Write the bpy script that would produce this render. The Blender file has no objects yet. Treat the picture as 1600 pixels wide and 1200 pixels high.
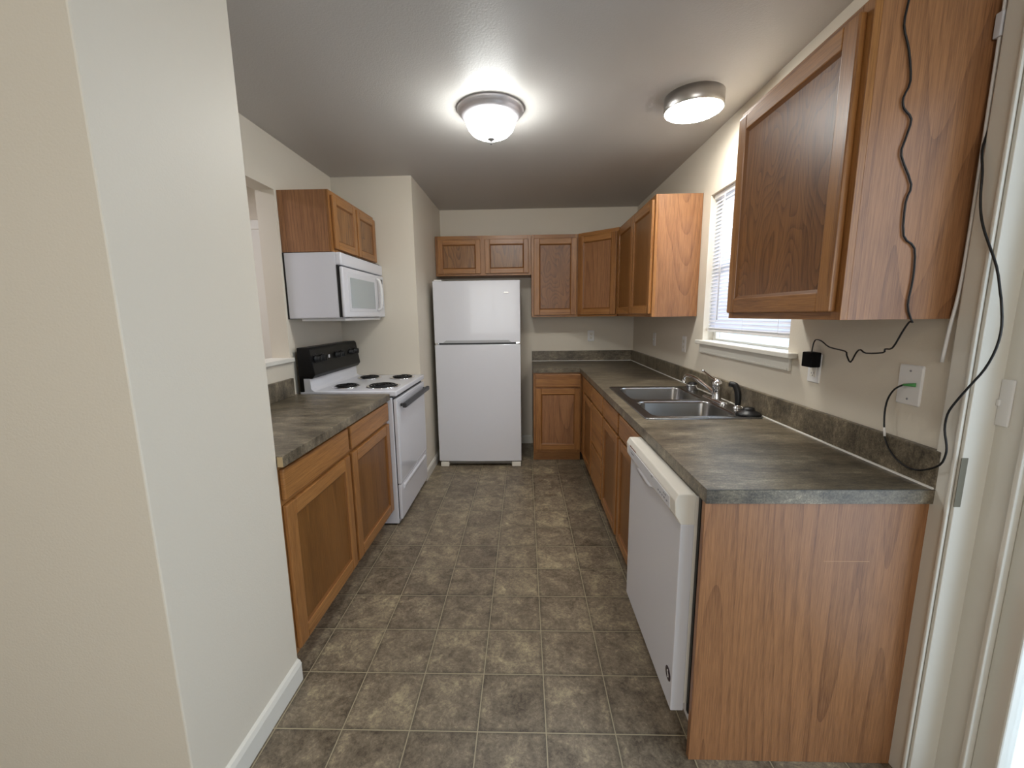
import bpy, bmesh, math, random
from mathutils import Matrix, Vector
random.seed(7)
C = bpy.context.scene
COL = C.collection
# ------------------------------------------------------------------ camera
cd = bpy.data.cameras.new('camera'); cam = bpy.data.objects.new('camera', cd); COL.objects.link(cam)
cd.sensor_fit = 'HORIZONTAL'; cd.sensor_width = 36.0; cd.lens = 14.77; cd.clip_start = .02
M = Matrix(((0.999513, 0.007389, 0.03032), (0.028714, 0.162759, -0.986248), (-0.012222, 0.986638, 0.162467))).to_4x4()
M.translation = (0, 0, 1.4058)
cam.matrix_world = M
C.camera = cam
# ------------------------------------------------------------------ world, exposure
w = bpy.data.worlds.new('world'); C.world = w; w.use_nodes = True
bg = w.node_tree.nodes['Background']
bg.inputs[0].default_value = (.60, .81, 1.0, 1); bg.inputs[1].default_value = 1.6
C.view_settings.view_transform = 'Standard'; C.view_settings.look = 'None'
C.view_settings.exposure = 0.28; C.view_settings.gamma = 1.0; C.view_settings.use_curve_mapping = False
GLOW = 45.0         # dome fixture bowl
DRUM = 60.0        # drum fixture diffuser
WARM = 38.0         # dining-side fixture
# daylight arriving through the patio door and the kitchen window (sky outside)
def area(name, loc, rot, sx, sy, energy, col):
    l = bpy.data.lights.new(name, 'AREA'); l.shape = 'RECTANGLE'; l.size = sx; l.size_y = sy; l.energy = energy; l.color = col
    o = bpy.data.objects.new(name, l); COL.objects.link(o); o.location = loc; o.rotation_euler = rot; return o
area('patio_daylight', (1.75, -.1, 1.25), (0, math.radians(90), 0), 2.2, 1.9, 16.5, (.79, .87, 1))
area('window_daylight', (1.75, 2.31, 1.75), (0, math.radians(90), 0), 1.1, 1.1, 22, (.74, .84, 1))
area('dining_fill', (-.5, -3.4, 1.55), (math.radians(90), 0, 0), 2.0, 1.3, 42, (1.0, .95, .88))  # added fill from behind the camera, shining through an invented window

# ------------------------------------------------------------------ dimensions (metres)
XR, XL, YB, ZC = 1.151, -1.487, 4.501, 2.467     # right wall, left wall, back wall, ceiling
XJ, YJ = -.859, 3.409                            # alcove block beside the fridge
TILE, GX, GY = .2344, -.6391, 1.2201

# ------------------------------------------------------------------ materials
def mat(name):
    m = bpy.data.materials.new(name); m.use_nodes = True
    nt = m.node_tree; b = nt.nodes['Principled BSDF']
    return m, nt, b
def lin(h):
    h = h.lstrip('#'); r = []
    for i in (0, 2, 4):
        c = int(h[i:i+2], 16) / 255
        r.append(c/12.92 if c <= .04045 else ((c+.055)/1.055)**2.4)
    return (*r, 1)
def simple(name, col, rough=.5, metal=0, spec=.5, bump=None, coat=0):
    m, nt, b = mat(name)
    b.inputs['Base Color'].default_value = lin(col) if isinstance(col, str) else (*col, 1)
    b.inputs['Roughness'].default_value = rough; b.inputs['Metallic'].default_value = metal
    b.inputs['Specular IOR Level'].default_value = spec; b.inputs['Coat Weight'].default_value = coat
    if bump:
        sc, st, dist = bump
        tc = nt.nodes.new('ShaderNodeTexCoord'); n = nt.nodes.new('ShaderNodeTexNoise')
        n.inputs['Scale'].default_value = sc; n.inputs['Detail'].default_value = 3
        nt.links.new(tc.outputs['Object'], n.inputs['Vector'])
        bp = nt.nodes.new('ShaderNodeBump'); bp.inputs['Strength'].default_value = st; bp.inputs['Distance'].default_value = dist
        nt.links.new(n.outputs['Fac'], bp.inputs['Height']); nt.links.new(bp.outputs['Normal'], b.inputs['Normal'])
    return m
def glow(name, col, strength):
    m, nt, b = mat(name)
    b.inputs['Base Color'].default_value = (.9, .9, .9, 1)
    b.inputs['Emission Color'].default_value = (*col, 1); b.inputs['Emission Strength'].default_value = strength
    return m
def ramp(nt, stops, fac):
    r = nt.nodes.new('ShaderNodeValToRGB'); e = r.color_ramp.elements
    e[0].position, e[0].color = stops[0]; e[1].position, e[1].color = stops[-1]
    for p, c in stops[1:-1]:
        x = e.new(p); x.color = c
    nt.links.new(fac, r.inputs['Fac']); return r.outputs['Color']
def math_n(nt, op, a, b=None):
    n = nt.nodes.new('ShaderNodeMath'); n.operation = op
    for i, v in enumerate((a, b)):
        if v is None: continue
        if isinstance(v, (int, float)): n.inputs[i].default_value = v
        else: nt.links.new(v, n.inputs[i])
    return n.outputs[0]
def mixc(nt, f, a, b, mode='MIX'):
    n = nt.nodes.new('ShaderNodeMix'); n.data_type = 'RGBA'; n.blend_type = mode
    for k, v in ((0, f), (6, a), (7, b)):
        if isinstance(v, (int, float)): n.inputs[k].default_value = v
        elif isinstance(v, tuple): n.inputs[k].default_value = v
        else: nt.links.new(v, n.inputs[k])
    return n.outputs[2]
def oak(name, light, dark, axis, stretch=.09, bands=9.0, cross=5.0, contrast=.75, rough=.33, sharp=2.2, mottle=.7):
    """Oak: contour lines of stretched noise make cathedral grain; fine stretched noise makes pores."""
    m, nt, b = mat(name)
    tc = nt.nodes.new('ShaderNodeTexCoord'); oi = nt.nodes.new('ShaderNodeObjectInfo')
    cb = nt.nodes.new('ShaderNodeCombineXYZ')
    for i, k in enumerate((37.0, 53.0, 71.0)):
        nt.links.new(math_n(nt, 'MULTIPLY', oi.outputs['Random'], k), cb.inputs[i])
    va = nt.nodes.new('ShaderNodeVectorMath'); va.operation = 'ADD'
    nt.links.new(tc.outputs['Object'], va.inputs[0]); nt.links.new(cb.outputs[0], va.inputs[1])
    def stretched(along, across):
        mp = nt.nodes.new('ShaderNodeMapping')
        s = [across]*3
        if axis == 'z': s[2] = along
        else: s[0] = s[1] = along
        mp.inputs['Scale'].default_value = s
        nt.links.new(va.outputs[0], mp.inputs['Vector']); return mp.outputs[0]
    def noise(vec, sc, det, rgh=.5):
        n = nt.nodes.new('ShaderNodeTexNoise'); n.inputs['Scale'].default_value = sc
        n.inputs['Detail'].default_value = det; n.inputs['Roughness'].default_value = rgh
        nt.links.new(vec, n.inputs['Vector']); return n.outputs['Fac']
    big = noise(stretched(stretch, 1.0), cross, 1.5, .4)
    fr = math_n(nt, 'FRACT', math_n(nt, 'MULTIPLY', big, bands))
    tri = math_n(nt, 'POWER', fr, sharp)                       # slow rise, sharp fall: early to late wood
    pores = noise(stretched(.032, 1.0), 300, 3, .7); lines = noise(stretched(.022, 1.0), 85, 2, .55)
    broad = noise(stretched(.12, 1.0), 14, 2)
    f = math_n(nt, 'ADD', math_n(nt, 'MULTIPLY', tri, .55*contrast), math_n(nt, 'MULTIPLY', math_n(nt, 'SUBTRACT', broad, .5), mottle))
    f = math_n(nt, 'ADD', f, math_n(nt, 'ADD', math_n(nt, 'MULTIPLY', math_n(nt, 'SUBTRACT', pores, .5), 1.7), math_n(nt, 'MULTIPLY', math_n(nt, 'SUBTRACT', lines, .5), .55)))
    f = math_n(nt, 'ADD', f, .24)
    col = ramp(nt, [(0.0, lin(light)), (1.0, lin(dark))], f)
    nt.links.new(col, b.inputs['Base Color'])
    b.inputs['Roughness'].default_value = rough
    bp = nt.nodes.new('ShaderNodeBump'); bp.inputs['Strength'].default_value = .12; bp.inputs['Distance'].default_value = .001
    nt.links.new(f, bp.inputs['Height']); bp.invert = True
    nt.links.new(bp.outputs['Normal'], b.inputs['Normal'])
    return m

WALL = simple('wall_paint', '#dbd2c2', .55, bump=(170, .22, .002))
WALLD = WALL
CEIL = simple('ceiling_paint', '#c2beb9', .48, spec=.22, bump=(150, .4, .002))
TRIM = simple('trim_paint', '#dedad0', .35)
OAKV = oak('oak_upright', '#a97541', '#643a1b', 'z', stretch=.05, contrast=.5)
OAKH = oak('oak_level', '#ac7843', '#663d1d', 'h', stretch=.05, contrast=.6)
OAKP = oak('oak_panel', '#986a3c', '#543318', 'z', stretch=.2, bands=22, cross=5, contrast=.9)
OAKF = oak('oak_flame_panel', '#916239', '#502e17', 'z', stretch=.34, bands=20, cross=6.5, contrast=.85)
OAKS = oak('oak_side_laminate', '#a1714a', '#613e28', 'z', stretch=.075, bands=34, cross=2.8, contrast=.62, rough=.38, sharp=3.5, mottle=.35)
OAKN = oak('oak_plain_ply', '#86592b', '#553210', 'z', stretch=.05, bands=3, cross=4, contrast=.45)
OAKD = simple('oak_bead', '#7a4d22', .5)
WHITE = simple('white_enamel', '#d9d9df', .25, coat=.2)
WHITEP = simple('white_plastic', '#e6e4e2', .35)
CREAM = simple('aged_white_plastic', '#e4dfd5', .4)
GREYW = simple('oven_glass_white', '#dcdce2', .08, coat=.6)
BLACK = simple('black_enamel', '#08080a', .4, spec=.25)
BLACKP = simple('black_plastic', '#0c0c0e', .45)
DGREY = simple('dark_grey_plastic', '#2c2d30', .4)
COIL = simple('burner_coil', '#121214', .5, .3)
STEEL = simple('stainless_steel', (.27, .265, .26), .27, 1)
CHROME = simple('chrome', (.80, .80, .82), .10, 1)
NICKEL = simple('brushed_nickel', (.56, .54, .52), .33, 1)
PEWTER = simple('pewter_metal', (.60, .58, .60), .42, .6)
BRASS = simple('worn_strike_metal', (.20, .185, .14), .45, .5)
CAULK = simple('white_caulk', '#eeece6', .5)
GREEN = simple('green_plastic', '#4f9a55', .4)
TAN = simple('particle_board', '#b39a72', .7, bump=(300, .3, .002))
SLOT = simple('slot_dark', '#3a3733', .6)
MARK = simple('print_red_brown', '#8a5a4a', .6)
MARKG = simple('print_grey', '#8c8c92', .6)
MICROW = simple('microwave_window', '#a9b0b2', .12)
PANELG = simple('panel_light_grey', '#d5d5da', .4)
BADGE = simple('badge_dark', '#3c2f33', .4)
GLOWM = glow('lit_diffuser', (.97, 1.0, .98), GLOW)
DRUMM = glow('lit_drum_diffuser', (1.0, .97, .90), DRUM)
WARMM = glow('warm_lit_diffuser', (1.0, .80, .55), WARM)

def countertop_mat():
    m, nt, b = mat('laminate_stone')
    tc = nt.nodes.new('ShaderNodeTexCoord')
    def noise(sc, det, rg=.6, stretch=None):
        n = nt.nodes.new('ShaderNodeTexNoise'); n.inputs['Scale'].default_value = sc
        n.inputs['Detail'].default_value = det; n.inputs['Roughness'].default_value = rg
        if stretch:
            mp = nt.nodes.new('ShaderNodeMapping'); mp.inputs['Scale'].default_value = stretch
            nt.links.new(tc.outputs['Object'], mp.inputs['Vector']); nt.links.new(mp.outputs[0], n.inputs['Vector'])
        else: nt.links.new(tc.outputs['Object'], n.inputs['Vector'])
        return n.outputs['Fac']
    a = noise(8, 6, .68, (.55, 1.5, 1)); c = noise(50, 5, .75, (.5, 1.6, 1)); d = noise(190, 3, .7)
    f = math_n(nt, 'ADD', math_n(nt, 'MULTIPLY', a, .62), math_n(nt, 'MULTIPLY', c, .42))
    f = math_n(nt, 'ADD', f, math_n(nt, 'MULTIPLY', math_n(nt, 'SUBTRACT', d, .5), .36))
    col = ramp(nt, [(.37, lin('#39322a')), (.47, lin('#5a5142')), (.58, lin('#786d5b')), (.69, lin('#a3987f'))], f)
    nt.links.new(col, b.inputs['Base Color']); b.inputs['Roughness'].default_value = .36
    return m
STONE = countertop_mat()

def floor_mat():
    m, nt, b = mat('vinyl_tile_floor')
    tc = nt.nodes.new('ShaderNodeTexCoord')
    sp = nt.nodes.new('ShaderNodeSeparateXYZ'); nt.links.new(tc.outputs['Object'], sp.inputs[0])
    gx = math_n(nt, 'DIVIDE', math_n(nt, 'SUBTRACT', sp.outputs[0], GX), TILE)
    gy = math_n(nt, 'DIVIDE', math_n(nt, 'SUBTRACT', sp.outputs[1], GY), TILE)
    ex = math_n(nt, 'ABSOLUTE', math_n(nt, 'SUBTRACT', math_n(nt, 'FRACT', math_n(nt, 'ADD', gx, .5)), .5))
    ey = math_n(nt, 'ABSOLUTE', math_n(nt, 'SUBTRACT', math_n(nt, 'FRACT', math_n(nt, 'ADD', gy, .5)), .5))
    e = math_n(nt, 'MINIMUM', ex, ey)
    grout = math_n(nt, 'LESS_THAN', e, .0085)
    edge = nt.nodes.new('ShaderNodeMapRange'); edge.inputs[1].default_value = .01; edge.inputs[2].default_value = .07
    edge.inputs[3].default_value = .62; edge.inputs[4].default_value = 1.0; nt.links.new(e, edge.inputs[0])
    cell = nt.nodes.new('ShaderNodeCombineXYZ')
    nt.links.new(math_n(nt, 'FLOOR', gx), cell.inputs[0]); nt.links.new(math_n(nt, 'FLOOR', gy), cell.inputs[1])
    wn = nt.nodes.new('ShaderNodeTexWhiteNoise'); wn.noise_dimensions = '3D'; nt.links.new(cell.outputs[0], wn.inputs['Vector'])
    sc = nt.nodes.new('ShaderNodeVectorMath'); sc.operation = 'SCALE'; sc.inputs['Scale'].default_value = 40
    nt.links.new(wn.outputs['Color'], sc.inputs[0])
    ad = nt.nodes.new('ShaderNodeVectorMath'); ad.operation = 'ADD'
    nt.links.new(tc.outputs['Object'], ad.inputs[0]); nt.links.new(sc.outputs[0], ad.inputs[1])
    def noise(s, det, rg, dist=0):
        n = nt.nodes.new('ShaderNodeTexNoise'); n.inputs['Scale'].default_value = s; n.inputs['Detail'].default_value = det
        n.inputs['Roughness'].default_value = rg; n.inputs['Distortion'].default_value = dist
        nt.links.new(ad.outputs[0], n.inputs['Vector']); return n.outputs['Fac']
    a = noise(11, 6, .68, .5); c = noise(70, 6, .8, .6)
    f = math_n(nt, 'ADD', math_n(nt, 'MULTIPLY', a, .52), math_n(nt, 'MULTIPLY', c, .52))
    f = math_n(nt, 'ADD', f, math_n(nt, 'MULTIPLY', math_n(nt, 'SUBTRACT', wn.outputs['Value'], .5), .07))
    col = ramp(nt, [(.35, lin('#473c2f')), (.45, lin('#6b5f4f')), (.54, lin('#857866')), (.62, lin('#a5977b')), (.74, lin('#cfc19d'))], f)
    col = mixc(nt, 1.0, col, edge.outputs[0], 'MULTIPLY')
    # edge value as grey colour
    col = mixc(nt, grout, col, lin('#a59a80'))
    nt.links.new(col, b.inputs['Base Color']); b.inputs['Roughness'].default_value = .42
    bp = nt.nodes.new('ShaderNodeBump'); bp.inputs['Strength'].default_value = .25; bp.inputs['Distance'].default_value = .002
    nt.links.new(math_n(nt, 'SUBTRACT', f, grout), bp.inputs['Height']); nt.links.new(bp.outputs['Normal'], b.inputs['Normal'])
    return m
FLOOR = floor_mat()
def glass_mat():
    m, nt, b = mat('clear_glass'); out = nt.nodes['Material Output']
    tr = nt.nodes.new('ShaderNodeBsdfTransparent'); gl = nt.nodes.new('ShaderNodeBsdfGlossy'); gl.inputs['Roughness'].default_value = .02
    mx = nt.nodes.new('ShaderNodeMixShader'); mx.inputs[0].default_value = .06
    nt.links.new(tr.outputs[0], mx.inputs[1]); nt.links.new(gl.outputs[0], mx.inputs[2]); nt.links.new(mx.outputs[0], out.inputs[0]); return m
GLASS = glass_mat()
def slat_mat():
    m, nt, b = mat('blind_slat'); out = nt.nodes['Material Output']
    b.inputs['Base Color'].default_value = lin('#e4e4ea'); b.inputs['Roughness'].default_value = .4
    tl = nt.nodes.new('ShaderNodeBsdfTranslucent'); tl.inputs[0].default_value = lin('#dcdcf0')
    mx = nt.nodes.new('ShaderNodeMixShader'); mx.inputs[0].default_value = .11
    nt.links.new(b.outputs[0], mx.inputs[1]); nt.links.new(tl.outputs[0], mx.inputs[2]); nt.links.new(mx.outputs[0], out.inputs[0]); return m
SLAT = slat_mat()

# ------------------------------------------------------------------ mesh helpers
class MB:
    def __init__(s): s.bm = bmesh.new()
    def _add(s, t, mi=0, smooth=False, mx=None):
        if mx is not None: bmesh.ops.transform(t, matrix=mx, verts=t.verts)
        bmesh.ops.recalc_face_normals(t, faces=t.faces)
        vm = {v: s.bm.verts.new(v.co) for v in t.verts}
        for f in t.faces:
            n = s.bm.faces.new([vm[v] for v in f.verts]); n.material_index = mi; n.smooth = smooth
        t.free(); return s
    def box(s, x0, x1, y0, y1, z0, z1, mi=0, bv=0, T=None, seg=2):
        t = bmesh.new(); bmesh.ops.create_cube(t, size=1)
        a, b_, c = abs(x1-x0), abs(y1-y0), abs(z1-z0)
        for v in t.verts: v.co = Vector(((x0+x1)/2+v.co.x*a, (y0+y1)/2+v.co.y*b_, (z0+z1)/2+v.co.z*c))
        if bv: bmesh.ops.bevel(t, geom=list(t.edges), offset=min(bv, .45*min(a, b_, c)), segments=seg, affect='EDGES', profile=.5)
        return s._add(t, mi, False, T)
    def poly(s, pts, mi=0, T=None):
        t = bmesh.new(); t.faces.new([t.verts.new(p) for p in pts]); return s._add(t, mi, False, T)
    def prism(s, prof, a0, a1, mi=0, axis='y', T=None, bv=0, smooth=False):
        """profile of 2-D points extruded along axis. axis y: (x,z); axis x: (y,z); axis z: (x,y)"""
        def P(p, a): return {'y': (p[0], a, p[1]), 'x': (a, p[0], p[1]), 'z': (p[0], p[1], a)}[axis]
        t = bmesh.new(); A = [t.verts.new(P(p, a0)) for p in prof]; B = [t.verts.new(P(p, a1)) for p in prof]
        n = len(prof)
        for i in range(n): t.faces.new((A[i], A[(i+1) % n], B[(i+1) % n], B[i]))
        t.faces.new(A[::-1]); t.faces.new(B)
        if bv: 
            bmesh.ops.recalc_face_normals(t, faces=t.faces)
            bmesh.ops.bevel(t, geom=list(t.edges), offset=bv, segments=2, affect='EDGES', profile=.5)
        return s._add(t, mi, smooth, T)
    def lathe(s, prof, center=(0, 0, 0), n=48, mi=0, axis='z', T=None, smooth=True):
        t = bmesh.new(); rings = []
        for r, h in prof:
            rings.append([t.verts.new((r*math.cos(2*math.pi*k/n), r*math.sin(2*math.pi*k/n), h)) for k in range(n)] if r > 1e-5 else [t.verts.new((0, 0, h))])
        for A, B in zip(rings, rings[1:]):
            if len(A) == 1 and len(B) == 1: continue
            for k in range(n):
                l = (k+1) % n
                if len(A) == 1: t.faces.new((A[0], B[k], B[l]))
                elif len(B) == 1: t.faces.new((A[k], A[l], B[0]))
                else: t.faces.new((A[k], A[l], B[l], B[k]))
        R = Matrix.Identity(4)
        if axis == 'x': R = Matrix.Rotation(math.radians(90), 4, 'Y')
        if axis == 'y': R = Matrix.Rotation(math.radians(-90), 4, 'X')
        mx = Matrix.Translation(center) @ R
        return s._add(t, mi, smooth, mx if T is None else T @ mx)
    def tube(s, pts, r, n=10, mi=0, smooth_path=3, closed=False):
        pts = [Vector(p) for p in pts]
        if smooth_path > 1 and len(pts) > 2:
            out = []
            for i in range(len(pts)-1):
                p0, p1, p2, p3 = pts[max(i-1, 0)], pts[i], pts[i+1], pts[min(i+2, len(pts)-1)]
                for k in range(smooth_path):
                    u = k/smooth_path
                    out.append(.5*((2*p1)+(p2-p0)*u+(2*p0-5*p1+4*p2-p3)*u*u+(3*p1-p0-3*p2+p3)*u**3))
            out.append(pts[-1]); pts = out
        N = len(pts); rr = r if callable(r) else (lambda q: r)
        t = bmesh.new(); rings = []; up = None
        for i, p in enumerate(pts):
            d = (pts[min(i+1, N-1)]-pts[max(i-1, 0)]).normalized()
            if up is None:
                up = d.orthogonal().normalized()
            up = (up - d*up.dot(d)).normalized(); sd = d.cross(up); q = rr(i/(N-1))
            rings.append([t.verts.new(p+up*q*math.cos(2*math.pi*k/n)+sd*q*math.sin(2*math.pi*k/n)) for k in range(n)])
        for A, B in zip(rings, rings[1:]):
            for k in range(n): t.faces.new((A[k], A[(k+1) % n], B[(k+1) % n], B[k]))
        t.faces.new(rings[0][::-1]); t.faces.new(rings[-1])
        return s._add(t, mi, True)
    def loft(s, loops, mi=0, smooth=True, cap0=False, cap1=False):
        t = bmesh.new(); R = [[t.verts.new(p) for p in L] for L in loops]; n = len(loops[0])
        for A, B in zip(R, R[1:]):
            for k in range(n): t.faces.new((A[k], A[(k+1) % n], B[(k+1) % n], B[k]))
        if cap0: t.faces.new(R[0][::-1])
        if cap1: t.faces.new(R[-1])
        return s._add(t, mi, smooth)
    def build(s, name, mats, parent=None, label=None):
        me = bpy.data.meshes.new(name)
        cs = [v.co for v in s.bm.verts]
        lo = Vector([min(c[i] for c in cs) for i in range(3)]); hi = Vector([max(c[i] for c in cs) for i in range(3)])
        c = (lo+hi)/2
        bmesh.ops.translate(s.bm, verts=s.bm.verts, vec=-c)
        s.bm.to_mesh(me); s.bm.free()
        for m in (mats if isinstance(mats, (list, tuple)) else [mats]): me.materials.append(m)
        o = bpy.data.objects.new(name, me); COL.objects.link(o)
        pw = Vector((0, 0, 0)); q = parent
        while q is not None: pw += q.location; q = q.parent
        o.location = c - pw
        if parent: o.parent = parent
        if label: o['label'] = label
        return o
def empty(name, loc, label, cat, group=None):
    o = bpy.data.objects.new(name, None); COL.objects.link(o); o.location = loc; o.empty_display_size = .05
    return tag(o, label, cat, group)
def tag(o, label, cat, group=None, kind=None):
    o['label'] = label; o['category'] = cat
    if group: o['group'] = group
    if kind: o['kind'] = kind
    return o
def struct(o): o['kind'] = 'structure'; return o
def copy_tree(o, parent=None):
    c = o.copy(); COL.objects.link(c)
    if parent: c.parent = parent
    for ch in list(o.children): copy_tree(ch, c)
    return c
def rrect(x0, x1, y0, y1, r, z, n=6):
    out = []
    for cx, cy, a in ((x1-r, y1-r, 0), (x0+r, y1-r, 90), (x0+r, y0+r, 180), (x1-r, y0+r, 270)):
        for k in range(n+1):
            t = math.radians(a+90*k/n); out.append((cx+r*math.cos(t), cy+r*math.sin(t), z))
    return out
def frameT(ox, oy, ux, uy, nx, ny):
    """local (u along face, d outward, z up) to world"""
    return Matrix(((ux, nx, 0, ox), (uy, ny, 0, oy), (0, 0, 1, 0), (0, 0, 0, 1)))

# ------------------------------------------------------------------ the setting
def sbox(name, boxes, m, bv=0):
    b = MB()
    for q in boxes: b.box(*q, bv=bv)
    return struct(b.build(name, m))
fl = MB().box(-3.6, 1.45, -3.1, 4.7, -.1, 0); o = fl.build('floor', FLOOR); struct(o)
# keep object coordinates equal to world coordinates on the floor so the tile grid sits where measured
o.data.transform(Matrix.Translation(o.location)); o.location = (0, 0, 0)
sbox('ceiling', [(-3.6, 1.45, -3.1, 4.7, ZC, ZC+.1)], CEIL)
WY0, WY1, WZ0, WZ1 = 1.868, 2.763, 1.228, 2.113
sbox('wall_right', [(XR, 1.30, 1.0895, WY0, 0, ZC), (XR, 1.30, WY1, YB+.15, 0, ZC),
                    (XR, 1.30, WY0, WY1, 0, WZ0), (XR, 1.30, WY0, WY1, WZ1, ZC),
                    (1.205, 1.30, -.95, 1.0895, 2.12, ZC), (XR, 1.30, -3.0, -.95, 0, ZC)], WALL)
sbox('wall_back', [(XJ, XR, YB, YB+.15, 0, ZC)], WALL)
sbox('wall_alcove', [(XL-.12, XJ, YJ, YB+.15, 0, ZC)], WALL)
OY0, OY1, OZ0, OZ1 = 1.60, 2.615, 1.150, 2.160
sbox('wall_left', [(XL-.115, XL, 1.422, OY0, 0, ZC), (XL-.115, XL, OY1, YJ, 0, ZC),
                   (XL-.115, XL, OY0, OY1, 0, OZ0), (XL-.115, XL, OY0, OY1, OZ1, ZC)], WALL)
sbox('wall_stub', [(-3.5, -.895, .914, 1.422, 0, ZC)], WALL, bv=.004)
sbox('wall_hall', [(-3.5, XL-.115, 3.3, 3.42, 0, ZC), (-3.6, -3.5, 1.422, 3.42, 0, ZC)], WALL)
sbox('wall_dining', [(-3.6, -3.5, -3.0, 1.422, 0, ZC), (-3.6, -1.5, -3.1, -3.0, 0, ZC), (.5, 1.45, -3.1, -3.0, 0, ZC),
                     (-1.5, .5, -3.1, -3.0, 0, .9), (-1.5, .5, -3.1, -3.0, 2.2, ZC)], WALL)
b = MB()
for q in ((-1.5, -1.44, .9, 2.2), (.44, .5, .9, 2.2), (-1.44, .44, .9, .96), (-1.44, .44, 2.14, 2.2), (-.53, -.47, .96, 2.14)): b.box(q[0], q[1], -3.08, -3.02, q[2], q[3], bv=.004)
w2 = struct(b.build('added_window', TRIM))  # invented window in the unseen wall, added to let the front fill in
MB().box(-1.44, .44, -3.055, -3.05, .96, 2.14).build('pane', GLASS, w2)
# pass-through sill and apron
b = MB().box(XL-.13, XL+.022, OY0-.02, OY1+.018, OZ0-.022, OZ0+.004, bv=.004)
struct(b.build('trim_1', TRIM))
# baseboards
def bboard(name, prof_boxes):
    b = MB()
    for (x0, x1, y0, y1, ax) in prof_boxes:
        b.box(x0, x1, y0, y1, 0, .072, bv=.002)
        if ax == 'x+': b.prism([(x0, .072), (x1, .072), (x1-.006, .086), (x0, .092)], y0, y1, axis='y')
        if ax == 'y-': b.prism([(y1, .072), (y0, .072), (y0+.006, .086), (y1, .092)], x0, x1, axis='x')
    struct(b.build(name, TRIM))
bboard('baseboard_stub', [(-.895, -.880, .90, 1.420, 'x+'), (-3.4, -.880, .899, .914, 'y-')])
bboard('baseboard_alcove', [(XJ, XJ+.013, YJ, YB-.013, 'x+')])
bboard('baseboard_back', [(XJ, .07, YB-.013, YB, 'y-')])
# hall door seen through the pass-through
b = MB().box(-3.0, -1.85, 3.282, 3.30, 2.07, 2.14, bv=.004); b.box(-3.07, -2.99, 3.282, 3.30, 0, 2.14, bv=.004); b.box(-1.86, -1.78, 3.282, 3.30, 0, 2.14, bv=.004)
struct(b.build('trim_2', TRIM))
d1 = MB().box(-2.99, -1.86, 3.287, 3.30, .01, 2.07); struct(d1.build('door_2', TRIM))

# window: frame, glass, sill, apron
b = MB()
for q in ((1.215, 1.262, WY0, WY0+.045, WZ0, WZ1), (1.215, 1.262, WY1-.045, WY1, WZ0, WZ1), (1.215, 1.262, WY0+.045, WY1-.045, WZ0, WZ0+.016),
          (1.215, 1.262, WY0+.045, WY1-.045, WZ1-.045, WZ1), (1.22, 1.257, WY0+.045, WY1-.045, 1.65, 1.695)): b.box(*q, bv=.004)
wf = struct(b.build('window_1', TRIM))
MB().box(1.236, 1.242, WY0+.045, WY1-.045, WZ0+.016, 1.65).build('pane', GLASS, wf)
MB().box(1.236, 1.242, WY0+.045, WY1-.045, 1.695, WZ1-.045).build('pane', GLASS, wf)
MB().box(1.112, 1.214, 1.80, 2.79, WZ0-.020, WZ0+.003, bv=.004).build('sill', TRIM, wf)
b = MB(); b.box(1.138, XR, 1.835, 2.775, 1.150, WZ0-.022, bv=.003); b.box(1.133, 1.14, 1.842, 2.768, 1.153, 1.163, bv=.002)
b.build('apron', TRIM, wf)

# doorway at the right edge: casing, jamb and patio door
b = MB(); b.box(1.133, XR, 1.091, 1.147, 0, 2.2, bv=.004); b.box(1.127, 1.136, 1.088, 1.098, 0, 2.2, bv=.0035)
struct(b.build('trim_3', TRIM))
b = MB(); b.box(1.1365, 1.207, 1.080, 1.0895, 0, 2.2, bv=.002)
jm = struct(b.build('trim_4', TRIM))
MB().box(1.134, 1.1505, 1.0785, 1.0802, .889, 1.024).build('strike_plate', BRASS, jm, 'worn metal strike plate')
b = MB(); b.box(1.205, 1.30, 1.012, 1.0895, 0, 2.12); b.box(1.197, 1.206, 1.004, 1.016, 0, 2.12, bv=.003); b.box(1.205, 1.30, -.95, 1.012, 2.08, 2.12); b.box(1.205, 1.30, -.95, -.90, 0, 2.08)
dr = struct(b.build('door_1', TRIM))
b = MB(); b.box(1.225, 1.262, .955, 1.012, .02, 2.08, bv=.004); b.box(1.225, 1.262, -.90, -.84, .02, 2.08, bv=.004)
b.box(1.225, 1.262, -.84, .955, .02, .10, bv=.004); b.box(1.225, 1.262, -.84, .955, 2.02, 2.08, bv=.004); b.box(1.225, 1.262, .02, .08, .10, 2.02, bv=.004)
b.build('door_sash', TRIM, dr)
MB().box(1.24, 1.246, .08, .955, .10, 2.02).build('pane', GLASS, dr); MB().box(1.24, 1.246, -.84, .02, .10, 2.02).build('pane', GLASS, dr)

# ------------------------------------------------------------------ window blind
bl = empty('window_blind', (1.18, 2.315, WZ1), 'white mini blind lowered in the kitchen window beside the large upper cabinet', 'blind')
BX = 1.185
MB().box(BX-.014, BX+.014, WY0+.008, WY1-.008, WZ1-.03, WZ1-.001, bv=.002).build('headrail', WHITEP, bl)
b = MB(); n = 36; zt, zb = WZ1-.045, 1.316
for k in range(n):
    z = zt+(zb-zt)*k/(n-1); a = math.radians(52); h = .0125
    dx, dz = h*math.cos(a), h*math.sin(a)
    prof = [(BX-dx, z-dz), (BX-.001, z+.0018), (BX+dx, z+dz), (BX+dx, z+dz-.0007), (BX-.001, z+.0009), (BX-dx, z-dz-.0007)]
    b.prism(prof, WY0+.012, WY1-.012, axis='y')
b.build('slats', SLAT, bl)
b = MB().box(BX-.013, BX+.013, WY0+.010, WY1-.010, 1.286, 1.300, bv=.003)
for i in range(3): b.box(BX-.012, BX+.012, WY0+.012, WY1-.012, 1.3015+.003*i, 1.303+.003*i)
b.build('bottom_rail', WHITEP, bl)
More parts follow.
